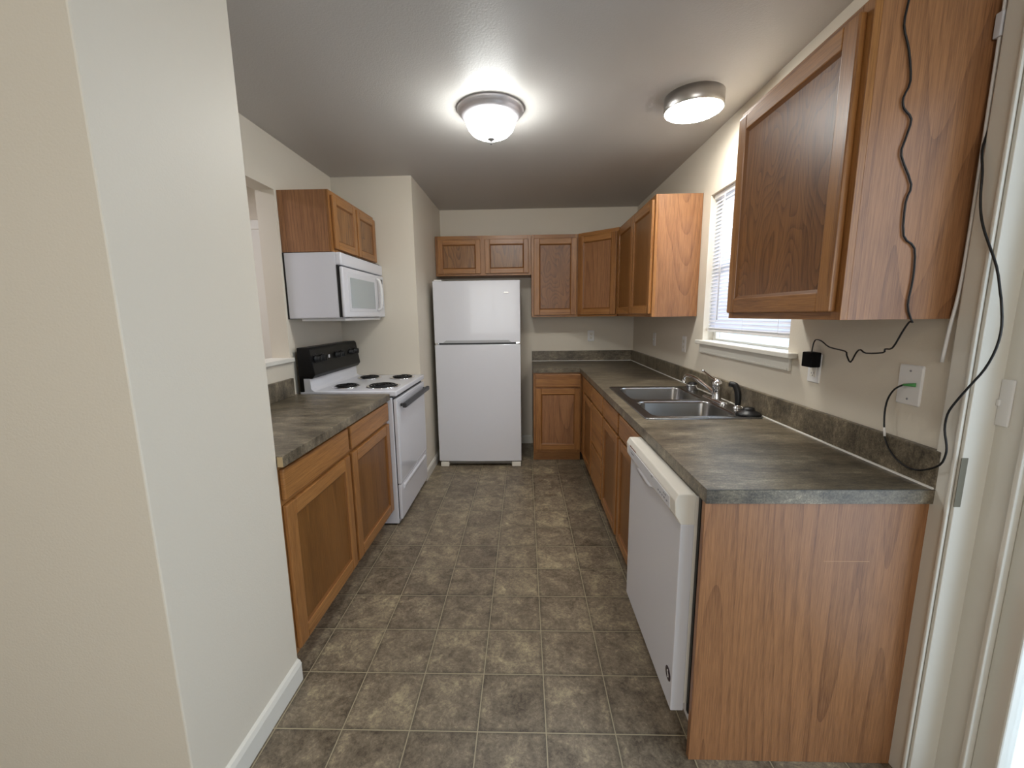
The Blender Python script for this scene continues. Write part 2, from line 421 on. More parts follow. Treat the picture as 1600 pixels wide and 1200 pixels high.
for y in (1.99, 2.315, 2.64):
    MB().box(BX-.0155, BX-.0145, y-.001, y+.001, 1.29, WZ1-.03).build('ladder_cord', WHITEP, bl)
MB().tube([(BX-.022, 2.60, WZ1-.03), (BX-.024, 2.60, 1.36)], .0035, n=6).build('tilt_wand', WHITEP, bl)

# ------------------------------------------------------------------ cabinet builders
def door_at(par, T, u0, u1, z0, z1, label=None, sw=.055, d=.019, panel=None):
    b = MB()
    b.box(u0, u0+sw, 0, d, z0, z1, 0, .004, T); b.box(u1-sw, u1, 0, d, z0, z1, 0, .004, T)
    b.box(u0+sw, u1-sw, 0, d, z1-sw, z1, 1, .004, T); b.box(u0+sw, u1-sw, 0, d, z0, z0+sw, 1, .004, T)
    a, e, f = .009, d-.001, d-.010
    A = [(u0+sw-.004, e, z0+sw-.004), (u1-sw+.004, e, z0+sw-.004), (u1-sw+.004, e, z1-sw+.004), (u0+sw-.004, e, z1-sw+.004)]
    B = [(u0+sw+a, f, z0+sw+a), (u1-sw-a, f, z0+sw+a), (u1-sw-a, f, z1-sw-a), (u0+sw+a, f, z1-sw-a)]
    for i in range(4): b.poly([A[i], A[(i+1) % 4], B[(i+1) % 4], B[i]], 2, T)
    o = b.build('door', [OAKV, OAKH, OAKD], par, label)
    MB().box(u0+sw-.002, u1-sw+.002, .003, d-.010, z0+sw-.002, z1-sw+.002, 0, 0, T).build('panel', panel or OAKP, o)
    return o
def drawer_at(par, T, u0, u1, z0, z1, name='drawer_front'):
    return MB().box(u0, u1, 0, .019, z0, z1, 0, .005, T).build(name, OAKH, par)
def cab(label, T, u0, u1, z0, z1, depth, name, rails, base=False, ff=.038, group=None, side=None, cat='cabinet', hollow=False):
    """carcass behind the face plane (d<0), face frame on it"""
    c = T @ Vector(((u0+u1)/2, -depth/2, z0)); e = empty(name, c, label, cat, group)
    zb = z0+.10 if base else z0
    b = MB()
    if hollow:
        b.box(u0+.001, u0+.016, -depth, -.019, zb, .71, 0, 0, T); b.box(u1-.016, u1-.001, -depth, -.019, zb, .71, 0, 0, T)
        b.box(u0+.016, u1-.016, -depth, -.019, zb, zb+.016, 0, 0, T); b.box(u0+.016, u1-.016, -depth, -depth+.010, zb+.016, z1, 0, 0, T)
    else: b.box(u0+.001, u1-.001, -depth, -.019, zb, z1, 0, 0, T)
    b.build('carcass', side or OAKS, e)
    f = MB()
    f.box(u0+.001, u0+ff, -.019, 0, zb, z1, 0, .001, T); f.box(u1-ff, u1-.001, -.019, 0, zb, z1, 0, .001, T)
    for (r0, r1) in rails: f.box(u0+ff, u1-ff, -.019, 0, r0, r1, 1, .001, T)
    f.build('face_frame', [OAKV, OAKH], e)
    if base: MB().box(u0+.001, u1-.001, -.085, -.070, 0, z0+.10, 0, 0, T).build('toe_kick', OAKH, e)
    return e

# right-hand run, base
TR = frameT(.535, 0, 0, 1, -1, 0)
DZ0, DZ1, WZa, WZb = .135, .715, .745, .850
def base_rails(): return [(.10, .135), (.715, .745), (.845, .871)]
e = cab('oak base cabinet under the sink with two doors, beside the white dishwasher', TR, 1.815, 2.745, 0, .871, .59, 'sink_base_cabinet', base_rails(), True, hollow=True)
b = MB().box(2.255, 2.305, -.0185, .0007, .1005, .8705, 0, .001, TR); b.build('center_stile', OAKV, e)
for (a, c) in ((1.83, 2.262), (2.298, 2.732)):
    door_at(e, TR, a, c, .128, .722, panel=OAKN); drawer_at(e, TR, a, c, .738, .858, 'false_front')
e = cab('oak base cabinet with a stack of three drawers, left of the sink base', TR, 2.746, 3.20, 0, .871, .59, 'drawer_base_cabinet', base_rails()+[(.41, .43)], True, hollow=True)
drawer_at(e, TR, 2.765, 3.185, .738, .858); drawer_at(e, TR, 2.765, 3.185, .428, .722); drawer_at(e, TR, 2.765, 3.185, .128, .412)
e = cab('narrow oak base cabinet with drawer over door, at the far corner of the right run', TR, 3.201, 3.885, 0, .871, .59, 'base_cabinet', base_rails(), True)
MB().box(3.67, 3.866, -.019, .001, .10, .871, 0, .001, TR).build('corner_filler', OAKV, e)
door_at(e, TR, 3.215, 3.655, .128, .722, panel=OAKN); drawer_at(e, TR, 3.215, 3.655, .738, .858)
# back-wall base
TB = frameT(0, 3.887, 1, 0, 0, -1)
e = cab('oak base cabinet with drawer and door facing the camera, right of the fridge', TB, .080, .534, 0, .871, .60, 'base_cabinet', base_rails(), True)
drawer_at(e, TB, .100, .522, .738, .858); door_at(e, TB, .100, .522, .128, .722, panel=OAKS)
# left base
TL = frameT(-.902, 0, 0, 1, 1, 0)
e = cab('oak base cabinet with two drawers over two doors, left of the stove', TL, 1.4235, 2.640, 0, .871, .575, 'base_cabinet', base_rails(), True)
MB().box(2.005, 2.045, -.0185, .0007, .1005, .8705, 0, .001, TL).build('center_stile', OAKV, e)
for (a, c) in ((1.436, 2.008), (2.036, 2.630)):
    door_at(e, TL, a, c, .122, .718, panel=OAKN, sw=.062); drawer_at(e, TL, a, c, .738, .858)
# end panel of the right run
ep = MB().box(.512, 1.149, 1.142, 1.162, 0, .871, 0, .001).build('end_panel', OAKS)
MB().box(.86, .99, 1.1414, 1.1422, .6905, .6917).build('scratch', simple('scratched_laminate', '#c39a78', .6), ep, 'pale horizontal scratch')
tag(ep, 'wide oak end panel closing the right counter run, facing the camera', 'panel')

# right-hand uppers
UB, UT = 1.381, 2.157
TU = frameT(.851, 0, 0, 1, -1, 0)
ur = [(UB, UB+.035), (UT-.045, UT)]
e = cab('oak two-door wall cabinet left of the window, its side panel facing the camera', TU, 2.872, 3.903, UB, UT, .298, 'wall_cabinet', ur)
door_at(e, TU, 2.892, 3.386, UB+.02, UT-.028, panel=OAKN); door_at(e, TU, 3.394, 3.885, UB+.02, UT-.028, panel=OAKN)
e = cab('large oak wall cabinet at upper right with a black cord down its side', TU, 1.171, 1.800, UB, UT, .298, 'wall_cabinet', ur)
door_at(e, TU, 1.192, 1.782, UB+.022, UT-.025, panel=OAKF)
# back uppers
TK = frameT(0, 4.191, 1, 0, 0, -1)
e = cab('short oak wall cabinet with two small doors above the fridge', TK, -.855, .070, 1.785, UT, .308, 'wall_cabinet', [(1.785, 1.81), (UT-.045, UT)])
MB().box(-.425, -.365, -.0185, .0007, 1.7855, UT-.0005, 0, .001, TK).build('center_stile', OAKV, e)
door_at(e, TK, -.830, -.418, 1.803, UT-.036, sw=.048); door_at(e, TK, -.374, .045, 1.803, UT-.036, sw=.048)
e = cab('tall single-door oak wall cabinet on the back wall right of the fridge', TK, .071, .525, UB, UT, .308, 'wall_cabinet', ur)
door_at(e, TK, .096, .507, UB+.018, UT-.036, panel=OAKF)
# diagonal corner upper
p0, p1 = Vector((.527, 4.190)), Vector((.850, 3.905)); L = (p1-p0).length; ud = (p1-p0)/L
nd = Vector((ud.y, -ud.x));  nd = nd if nd.y < 0 else -nd
TD = frameT(p0.x, p0.y, ud.x, ud.y, nd.x, nd.y)
e = empty('corner_wall_cabinet', (.84, 4.2, UB), 'oak corner wall cabinet with one diagonal door', 'cabinet')
MB().prism([(.527, 4.192), (.850, 3.906), (1.149, 3.906), (1.149, 4.499), (.527, 4.499)], UB, UT, axis='z').build('carcass', OAKS, e)
f = MB(); f.box(.0, .03, .001, .012, UB, UT, 0, .001, TD); f.box(L-.03, L, .001, .012, UB, UT, 0, .001, TD)
f.box(.03, L-.03, .001, .012, UT-.045, UT, 1, .001, TD); f.box(.03, L-.03, .001, .012, UB, UB+.035, 1, .001, TD); f.build('face_frame', [OAKV, OAKH], e)
TD2 = frameT(p0.x+nd.x*.012, p0.y+nd.y*.012, ud.x, ud.y, nd.x, nd.y)
door_at(e, TD2, .014, L-.012, UB+.018, UT-.034, panel=OAKS)
# left upper over the microwave
TLU = frameT(-1.172, 0, 0, 1, 1, 0)
e = cab('small two-door oak wall cabinet above the microwave', TLU, 2.637, 3.400, 1.802, 2.163, .313, 'wall_cabinet', [(1.802, 1.83), (2.12, 2.163)])
MB().box(2.995, 3.045, -.0185, .0007, 1.8025, 2.1625, 0, .001, TLU).build('center_stile', OAKV, e)
door_at(e, TLU, 2.660, 3.010, 1.822, 2.138, sw=.048); door_at(e, TLU, 3.032, 3.388, 1.822, 2.138, sw=.048)

# ------------------------------------------------------------------ countertops
CT, CB = .914, .872
HX0, HX1, HY0, HY1 = .585, 1.090, 1.95, 2.785
ct = empty('countertop', (.82, 2.8, CB), 'grey stone-look laminate countertop running along the right and back walls', 'countertop')
b = MB()
b.prism([(.510, 1.132), (1.149, 1.132), (1.149, HY0), (.510, HY0)], CB, CT, axis='z')
b.prism([(.510, HY0), (HX0, HY0), (HX0, HY1), (.510, HY1)], CB, CT, axis='z')
b.prism([(HX1, HY0), (1.149, HY0), (1.149, HY1), (HX1, HY1)], CB, CT, axis='z')
b.prism([(.510, HY1), (1.149, HY1), (1.149, 4.499), (.080, 4.499), (.080, 3.866), (.510, 3.866)], CB, CT, axis='z')
b.build('worktop', STONE, ct)
b = MB(); b.box(1.130, 1.1495, 1.132, 4.499, CT, 1.022, bv=.003); b.box(.080, 1.130, 4.480, 4.4995, CT, 1.022, bv=.003); b.build('backsplash', STONE, ct)
b = MB(); b.box(1.125, 1.131, 1.134, 4.481, CT, CT+.005); b.box(.082, 1.126, 4.475, 4.481, CT, CT+.0045); b.build('caulk_line', CAULK, ct)
MB().box(.5105, 1.149, 1.1314, 1.1325, CT-.0016, CT+.0003).build('edge_seam', SLOT, ct)
cl = empty('countertop', (-1.18, 2.03, CB), 'short grey stone-look laminate countertop left of the stove', 'countertop')
MB().box(-1.486, -.872, 1.4245, 2.641, CB, CT, bv=.002).build('worktop', STONE, cl)
MB().box(-1.4865, -1.467, 1.4245, 2.600, CT, 1.026, bv=.003).build('backsplash', STONE, cl)
MB().box(-.894, -.874, 1.4228, 1.4246, CB+.001, CT-.004).build('end_edge', TAN, cl, 'bare tan particle board edge')

# ------------------------------------------------------------------ sink
sk = empty('kitchen_sink', (.84, 2.37, CT), 'stainless steel double-bowl sink set into the right counter', 'sink')
SX0, SX1, SY0, SY1, SZ = .568, 1.106, 1.932, 2.800, CT+.005
bowls = [(.612, 1.020, 1.968, 2.320), (.612, 1.020, 2.362, 2.765)]
cells = [(SX0, SX1, SY0, 2.341), (SX0, SX1, 2.341, SY1)]
b = MB()
for (bx0, bx1, by0, by1), (cx0, cx1, cy0, cy1) in zip(bowls, cells):
    hole = rrect(bx0, bx1, by0, by1, .055, SZ, 8)
    mx_, my_ = (bx0+bx1)/2, (by0+by1)/2
    outer = []
    for (x, y, z) in hole:
        # project each hole point straight out to the cell border
        if x >= bx1-.055-1e-6 and y >= by1-.055-1e-6: q = (cx1 if (x-(bx1-.055)) >= (y-(by1-.055)) else x+(cx1-bx1)*((x-(bx1-.055))/.055 if 1 else 0), 0)
        outer.append(None)
    import itertools
    outer = []
    for i, (x, y, z) in enumerate(hole):
        seg = i // 9; k = i % 9; t = k/8
        if seg == 0: p = (cx1, by1-.055+(cy1-by1+.055)*min(1, t*2)) if t <= .5 else (cx1+(bx1-.055-cx1)*(t-.5)*2, cy1)
        elif seg == 1: p = (bx0+.055+(cx0-bx0-.055)*min(1, t*2), cy1) if t <= .5 else (cx0, cy1+(by1-.055-cy1)*(t-.5)*2)
        elif seg == 2: p = (cx0, by0+.055+(cy0-by0-.055)*min(1, t*2)) if t <= .5 else (cx0+(bx0+.055-cx0)*(t-.5)*2, cy0)
        else: p = (bx1-.055+(cx1-bx1+.055)*min(1, t*2), cy0) if t <= .5 else (cx1, cy0+(by0+.055-cy0)*(t-.5)*2)
        outer.append((p[0], p[1], SZ))
    b.loft([outer, hole], smooth=False)
# rolled rim
rim = [rrect(SX0-.004, SX1+.004, SY0-.004, SY1+.004, .02, CT+.0002), rrect(SX0-.003, SX1+.003, SY0-.003, SY1+.003, .02, CT+.005), rrect(SX0, SX1, SY0, SY1, .02, CT+.0075),
       rrect(SX0+.006, SX1-.006, SY0+.006, SY1-.006, .016, CT+.0055), rrect(SX0+.010, SX1-.010, SY0+.010, SY1-.010, .012, CT+.0045)]
b.loft(rim)
b.build('deck', STEEL, sk)
for (x0, x1, y0, y1) in bowls:
    b = MB(); L = []
    for ins, z, r in ((-.004, SZ-.0004, .058), (0, SZ+.0018, .055), (.004, SZ-.001, .053), (.007, SZ-.012, .052), (.016, SZ-.135, .052), (.028, SZ-.155, .045), (.06, SZ-.163, .03), (.15, SZ-.166, .02)):
        L.append(rrect(x0+ins, x1-ins, y0+ins, y1-ins, r, z, 8))
    b.loft(L, cap1=True)
    o = b.build('bowl', STEEL, sk)
    MB().lathe([(0, .002), (.035, .002), (.042, .004), (.045, 0)], ((x0+x1)/2, (y0+y1)/2, SZ-.166), 24).build('drain', CHROME, o)
# faucet
fa = empty('faucet', (1.062, 2.33, SZ), 'chrome single-lever faucet on the back of the sink', 'faucet')
b = MB(); b.loft([rrect(1.037, 1.090, 2.205, 2.460, .022, SZ), rrect(1.037, 1.090, 2.205, 2.460, .022, SZ+.008), rrect(1.043, 1.084, 2.213, 2.452, .018, SZ+.014)], cap1=True); b.build('base_plate', CHROME, fa)
b = MB(); b.lathe([(.026, .012), (.024, .02), (.021, .05), (.021, .075), (.024, .078), (.026, .092), (.024, .108), (.014, .12), (0, .124)], (1.064, 2.325, SZ), 28); b.build('body', CHROME, fa)
b = MB(); b.tube([(1.062, 2.345, SZ+.040), (1.060, 2.42, SZ+.055), (1.045, 2.55, SZ+.088), (1.035, 2.65, SZ+.095), (1.030, 2.70, SZ+.085), (1.029, 2.712, SZ+.052)], lambda q: .0125-.002*q, 12, smooth_path=5)
sp_ = b.build('spout', CHROME, fa)
MB().lathe([(.0125, 0), (.0125, .022), (.010, .024)], (1.029, 2.712, SZ+.040), 16).build('aerator', CHROME, sp_)
b = MB(); b.tube([(1.066, 2.34, SZ+.112), (1.068, 2.40, SZ+.118), (1.070, 2.47, SZ+.130), (1.070, 2.53, SZ+.140)], lambda q: .009-.0035*q, 10, smooth_path=3); b.lathe([(.0, -.004), (.011, -.002), (.011, .004), (0, .006)], (1.070, 2.532, SZ+.142), 14)
b.build('lever', CHROME, fa)
# side sprayer, stopper, strainer
sp = empty('side_sprayer', (1.083, 2.125, SZ), 'black pull-out side sprayer standing right of the faucet', 'sprayer')
MB().lathe([(.021, 0), (.021, .006), (.016, .012), (.016, .018), (.012, .02)], (1.083, 2.125, SZ+.0005), 20).build('collar', CHROME, sp)
MB().tube([(1.083, 2.125, SZ+.018), (1.083, 2.127, SZ+.055), (1.081, 2.133, SZ+.09), (1.073, 2.145, SZ+.117), (1.055, 2.165, SZ+.122)], lambda q: .0135+.003*math.sin(q*3), 12, smooth_path=4).build('handle', BLACKP, sp)
st = MB().lathe([(0, 0), (.056, 0), (.058, .004), (.050, .012), (.030, .02), (.026, .026), (.024, .034), (.0, .036)], (1.070, 1.995, SZ+.0008), 32)
tag(st.build('sink_stopper', BLACKP), 'black rubber sink stopper lying on the near corner of the sink', 'stopper')
ss = empty('sink_strainer', (1.068, 2.675, SZ), 'chrome basket strainer with black knob standing behind the spout', 'strainer')
MB().lathe([(0, 0), (.034, 0), (.036, .004), (.034, .012), (.038, .016), (.036, .026), (.041, .032), (.040, .036), (.012, .034)], (1.068, 2.675, SZ+.0008), 28).build('basket', CHROME, ss)
MB().lathe([(.028, 0), (.029, .008), (.020, .016), (0, .018)], (1.068, 2.675, SZ+.034), 24).build('knob', BLACKP, ss)

# ------------------------------------------------------------------ dishwasher
dw = empty('dishwasher', (.75, 1.5, 0), 'white built-in dishwasher under the right counter, standing proud of the cabinets', 'dishwasher')
Y0, Y1 = 1.203, 1.806
MB().box(.535, 1.10, Y0-.010, Y1, .10, .868, bv=.003).build('tub', WHITEP, dw)
b = MB(); b.box(.522, .536, Y0-.012, Y0+.004, .115, .862, bv=.002); b.build('tub_gasket', BLACKP, dw)
MB().box(.470, .512, Y0, Y1, .115, .772, bv=.003).build('door', [WHITE], dw)
MB().box(.512, .523, Y0+.003, Y1-.004, .14, .862, bv=.002).build('inner_door', CREAM, dw)
prof = [(.470, .770), (.452, .800), (.449, .846), (.460, .868), (.512, .868), (.512, .770)]
cp = MB().prism(prof, Y0-.001, Y1+.001, axis='y', bv=.003).build('control_panel', CREAM, dw)
MB().prism([(.4525, .803), (.4488, .803), (.4468, .842), (.4505, .842)], Y0+.045, Y1-.04, axis='y').build('control_strip', PANELG, cp)
b = MB(); yc = (Y0+Y1)/2+.05
L = [[(.4635-.010*q, yc+.10*math.cos(t)*(1-.12*q), .783+.016*math.sin(t)*(1-.2*q)) for t in [2*math.pi*k/28 for k in range(28)]] for q in (0, .7, 1)]
b.loft(L, cap1=True, cap0=True); b.build('handle_grip', WHITE, cp)
b = MB()
for i in range(8): b.box(.4466, .4478, 1.735-.0125*i, 1.741-.0125*i, .846, .852)
b.build('lettering', MARK, cp, 'row of tiny red-brown marks')
for i, (y, z, s) in enumerate(((1.70, .826, .020), (1.43, .835, .010), (1.355, .818, .004), (1.335, .818, .004), (1.315, .818, .004), (1.295, .818, .005), (1.27, .818, .005), (1.283, .832, .006), (1.300, .832, .005))):
    MB().box(.4468, .4482, y-s, y+s, z-.0022, z+.0022).build('button_marking', MARKG, cp)
bd = MB().lathe([(0, 0), (.023, 0), (.023, -.0015), (0, -.0016)], (.4705, 1.238, .222), 28, axis='x').build('badge', BADGE, dw, 'small dark round badge')
b = MB(); b.tube([(.4688, 1.238+.006*math.sin(t*2), .222+.011*math.cos(t)) for t in [math.pi*k/10 for k in range(11)]], .0013, 6, smooth_path=1); b.build('badge_emblem', WHITEP, bd)
MB().box(.56, .575, Y0, Y1, .0, .10, bv=.002).build('kick_plate', WHITEP, dw)

# ------------------------------------------------------------------ fridge
fr = empty('refrigerator', (-.42, 4.1, 0), 'white top-freezer refrigerator standing against the back wall', 'refrigerator')
FX0, FX1, FF, FT, FS = -.808, -.036, 3.765, 1.706, 1.150
MB().box(FX0+.012, FX1-.012, FF+.075, 4.42, .035, FT-.012, bv=.008).build('body', WHITE, fr)
def bowed(z0, z1, lab):
    n = 14; pr = []
    for k in range(n+1):
        t = k/n; pr.append((FX0+(FX1-FX0)*t, FF+.010*(2*t-1)**2))
    pr += [(FX1, FF+.062), (FX0, FF+.062)]
    return MB().prism(pr, z0, z1, axis='z', bv=.004).build(lab, WHITE, fr)
d = bowed(FS+.012, FT, 'freezer_door')
g = MB(); g.prism([(FX0+.075, FS+.012), (FX0+.105, FS+.034), (FX1-.105, FS+.034), (FX1-.075, FS+.012)], FF-.0035, FF+.004, axis='y', bv=.001); g.build('handle_recess', simple('grip_grey', '#a9a9ab', .45), d, 'grey finger grip along the door edge')
MB().box(-.178, -.137, FF-.0025, FF+.004, 1.594, 1.607, bv=.001).build('badge', NICKEL, d, 'small silver badge')
bowed(.052, FS-.004, 'fresh_food_door')
MB().box(FX0+.02, FX1-.02, FF+.020, FF+.07, FS-.006, FS+.014).build('door_gasket', DGREY, fr)
for x0 in (FX0+.006, FX1-.04): MB().box(x0, x0+.034, FF+.005, FF+.05, FS-.003, FS+.011, bv=.002).build('hinge', CHROME, fr)
MB().box(FX0+.01, FX0+.08, FF+.02, FF+.10, FT, FT+.012, bv=.004).build('top_hinge_cover', WHITEP, fr)
MB().box(FX0+.09, FX1-.09, FF+.035, FF+.05, .018, .048, bv=.002).build('toe_grille', simple('grille_grey', '#7d7a74', .5), fr)
for x0, x1 in ((FX0+.012, FX0+.09), (FX1-.09, FX1-.004)):
    MB().box(x0, x1, FF+.004, FF+.06, .0, .043, bv=.006).build('foot', CREAM, fr)

# ------------------------------------------------------------------ range
rg = empty('electric_range', (-1.14, 3.02, 0), 'white freestanding electric range with black backguard and coil burners', 'stove')
R0, R1, RF, RB, RT = 2.645, 3.404, -.860, -1.46, .930
MB().box(RB, RF, R0, R1, .012, .885, bv=.004).build('body', WHITE, rg)
ck = MB().box(RB, -.830, R0-.001, R1+.001, .893, RT, bv=.008, seg=3).build('cooktop', WHITE, rg)
MB().box(RB, -.855, R0+.004, R1-.004, .884, .8935).build('cooktop_gap', BLACKP, rg)
# riser and backguard
MB().prism([(-1.430, .925), (-1.350, .925), (-1.372, .933), (-1.384, .945), (-1.388, 1.022), (-1.430, 1.022)], R0+.001, R1-.001, axis='y', bv=.002).build('riser', WHITE, rg)
bgp = [(-1.458, .905), (-1.431, .905), (-1.431, 1.012), (-1.372, 1.012), (-1.352, 1.036), (-1.352, 1.045), (-1.376, 1.200), (-1.386, 1.213), (-1.458, 1.213)]
bgd = MB().prism(bgp, R0, R1, axis='y', bv=.004).build('backguard', BLACK, rg)
def bgx(z): return -1.352-(z-1.045)/(.155)*.024
for i, (y, r) in enumerate(((2.700, .025), (2.785, .025), (3.01, .025), (3.085, .025), (3.245, .022), (3.335, .025))):
    z = 1.137; x = bgx(z)
    k = MB(); k.lathe([(0, .030), (r*.7, .030), (r*.82, .026), (r*.86, .006), (r, .004), (r, 0), (0, 0)], (x+.0015, y, z), 24, axis='x'); k.box(x+.028, x+.036, y-.004, y+.004, z-r*.75, z+r*.75, bv=.002)
    kb = k.build('knob', BLACKP, bgd)
    rgm = MB()
    for a in range(9):
        t = math.radians(-150+a*37.5); rgm.box(x+.0005, x+.0018, y+math.sin(t)*(r+.007)-.0012, y+math.sin(t)*(r+.007)+.0012, z+math.cos(t)*(r+.007)-.0012, z+math.cos(t)*(r+.007)+.0012)
    rgm.build('dial_marks', MARKG, bgd)
MB().box(bgx(1.137)+.0005, bgx(1.137)+.002, 2.880, 2.902, 1.127, 1.149).build('logo', PANELG, bgd, 'small light square emblem')
# burners
for (x, y, r) in ((-.977, 2.835, .098), (-1.233, 2.825, .076), (-1.223, 3.235, .076), (-.962, 3.235, .080)):
    t = []
    turns = 4 if r > .09 else 3.3
    N = 90
    for i in range(N+1):
        q = i/N; a = q*turns*2*math.pi; rad = .016+(r-.016)*q
        t.append((x+rad*math.cos(a), y+rad*math.sin(a), RT+.010))
    co = MB().tube(t, .0052, 8, smooth_path=1); 
    for k in range(3):
        a = k*2.094; co.box(x-.001+.5*r*math.cos(a)-.004, x+.5*r*math.cos(a)+.004, y+.5*r*math.sin(a)-.004, y+.5*r*math.sin(a)+.004, RT+.002, RT+.006)
    bo = co.build('burner_coil', COIL, rg)
    MB().lathe([(r+.016, .0005), (r+.017, .004), (r+.010, .006), (r+.004, .003), (r-.02, .0008), (0, .0006)], (x, y, RT), 40).build('drip_pan', [CHROME], bo)
    MB().lathe([(0, .0012), (r-.004, .0022)], (x, y, RT), 32).build('drip_pan_shadow', COIL, bo) if False else None
od = MB().box(RF+.004, -.832, R0+.006, R1-.006, .292, .874, bv=.006).build('oven_door', [WHITE], rg)
MB().box(-.8325, -.8305, R0+.030, R1-.020, .318, .852).build('door_glass', GREYW, od, 'glossy white glass door face')
hb = MB(); hb.box(-.812, -.785, R0+.055, R1-.012, .806, .838, bv=.006)
for y in (R0+.085, R1-.045): hb.box(-.831, -.808, y-.012, y+.012, .812, .832, bv=.003)
hb.build('door_handle', DGREY, od)
dwr = MB().box(RF+.004, -.836, R0+.006, R1-.006, .040, .286, bv=.006).build('storage_drawer', WHITE, rg)
MB().prism([(-.838, .272), (-.826, .262), (-.826, .246), (-.838, .226)], R0+.07, R1-.07, axis='y', bv=.002).build('drawer_pull', WHITE, dwr)
MB().box(RB+.02, RF-.02, R0+.01, R1-.01, .0, .013).build('base_plinth', BLACKP, rg)
MB().box(RF-.0006, RF+.006, R0+.008, R1-.008, .045, .88).build('front_gap', BLACKP, rg)

# ------------------------------------------------------------------ microwave
mw = empty('microwave', (-1.3, 3.02, 1.395), 'white over-the-range microwave hung under the small wall cabinet', 'microwave')
m0, m1, mf, mb, mt = 2.638, 3.402, -1.155, 1.398, 1.800
MB().box(-1.484, mf, m0, m1, mb, mt, bv=.006).build('body', WHITE, mw)
MB().box(-1.486, -1.476, m0-.002, m1, mb-.004, mt-.001).build('mounting_plate', BLACKP, mw)
vp = MB().box(mf-.004, -1.122, m0, m1, 1.722, mt, bv=.010, seg=3).build('vent_panel', WHITE, mw)
b = MB(); 
for i in range(12): b.box(-1.150, -1.124, m0+.06+i*.055, m0+.10+i*.055, mt-.004, mt+.0012)
b.build('vent_louvres', SLOT, vp)
MB().box(-1.156, -1.1455, m0-.0008, m1-.002, mb+.006, 1.7215).build('door_gap', BLACKP, mw)
md = MB().box(mf+.011, -1.120, m0+.004, 3.268, mb+.004, 1.716, bv=.010, seg=3).build('door', WHITE, mw)
wnd = MB(); wnd.box(-1.1212, -1.1180, 2.715, 3.215, 1.440, 1.690, bv=.001); wn_o = wnd.build('window_frame', PANELG, md)
MB().box(-1.1185, -1.1165, 2.745, 3.185, 1.462, 1.655).build('window_pane', MICROW, wn_o)
hh = MB(); hh.tube([(-1.119, 3.243, 1.682), (-1.095, 3.243, 1.665), (-1.086, 3.243, 1.57), (-1.095, 3.243, 1.475), (-1.119, 3.243, 1.455)], .011, 10, smooth_path=4); hh.build('handle', WHITEP, md)
kp = MB().box(mf+.002, -1.120, 3.273, m1-.001, mb+.004, 1.716, bv=.006).build('control_panel', WHITE, mw)
MB().box(-1.1205, -1.1185, 3.30, 3.375, 1.655, 1.690).build('display', DGREY, kp)
b = MB()
for r in range(6):
    for c in range(3): b.box(-1.1205, -1.1190, 3.298+c*.028, 3.318+c*.028, 1.470+r*.027, 1.487+r*.027)
b.build('keypad', PANELG, kp)
MB().box(-1.43, -1.14, m0+.05, m1-.05, mb-.018, mb+.002, bv=.008).build('underside_pan', WHITEP, mw)

# ------------------------------------------------------------------ ceiling lights
def dome_light(x, y, label, gm, group=None):
    e = empty('dome_ceiling_light', (x, y, ZC), label, 'ceiling light', group)
    MB().lathe([(0, 0), (.174, 0), (.174, -.010), (.168, -.018), (.160, -.022), (.156, -.032), (.148, -.042), (.138, -.046), (.130, -.052), (.126, -.050), (.02, -.03), (0, -.03)], (x, y, ZC), 64).build('canopy', PEWTER, e)
    MB().lathe([(.130, -.046), (.131, -.052), (.128, -.072), (.117, -.098), (.096, -.120), (.066, -.134), (.030, -.141), (0, -.142)], (x, y, ZC), 56).build('glass_bowl', gm, e, 'frosted glass bowl glowing white')
    MB().lathe([(.006, 0), (.018, -.001), (.019, -.008), (.011, -.013), (.006, -.018), (.008, -.026), (.004, -.033), (0, -.034)], (x, y, ZC-.139), 24).build('finial', simple('finial_metal', (.25, .24, .24), .35, .9), e)
    return e
dome_light(-.168, 2.395, 'dome ceiling light with pewter rim and finial, left of the two lit fixtures', GLOWM)
e = empty('drum_ceiling_light', (.853, 2.320, ZC), 'flat drum ceiling light with brushed nickel band, near the window wall', 'ceiling light')
MB().lathe([(0, 0), (.141, 0), (.141, -.068), (.1385, -.070), (.136, -.068), (.136, -.03), (0, -.03)], (.853, 2.320, ZC), 64).build('band', NICKEL, e)
MB().lathe([(.1355, -.060), (.1355, -.066), (.125, -.074), (.09, -.083), (.04, -.087), (0, -.088)], (.853, 2.320, ZC), 56).build('diffuser', DRUMM, e, 'white lit diffuser')
dome_light(-.5, -1.1, 'dome ceiling light in the dining area behind the camera', WARMM)
area('hall_fill', (-2.5, 2.2, 2.40), (0, 0, 0), .4, .4, 14, (.93, .92, 1))  # added fill to brighten the hall, no known fixture there

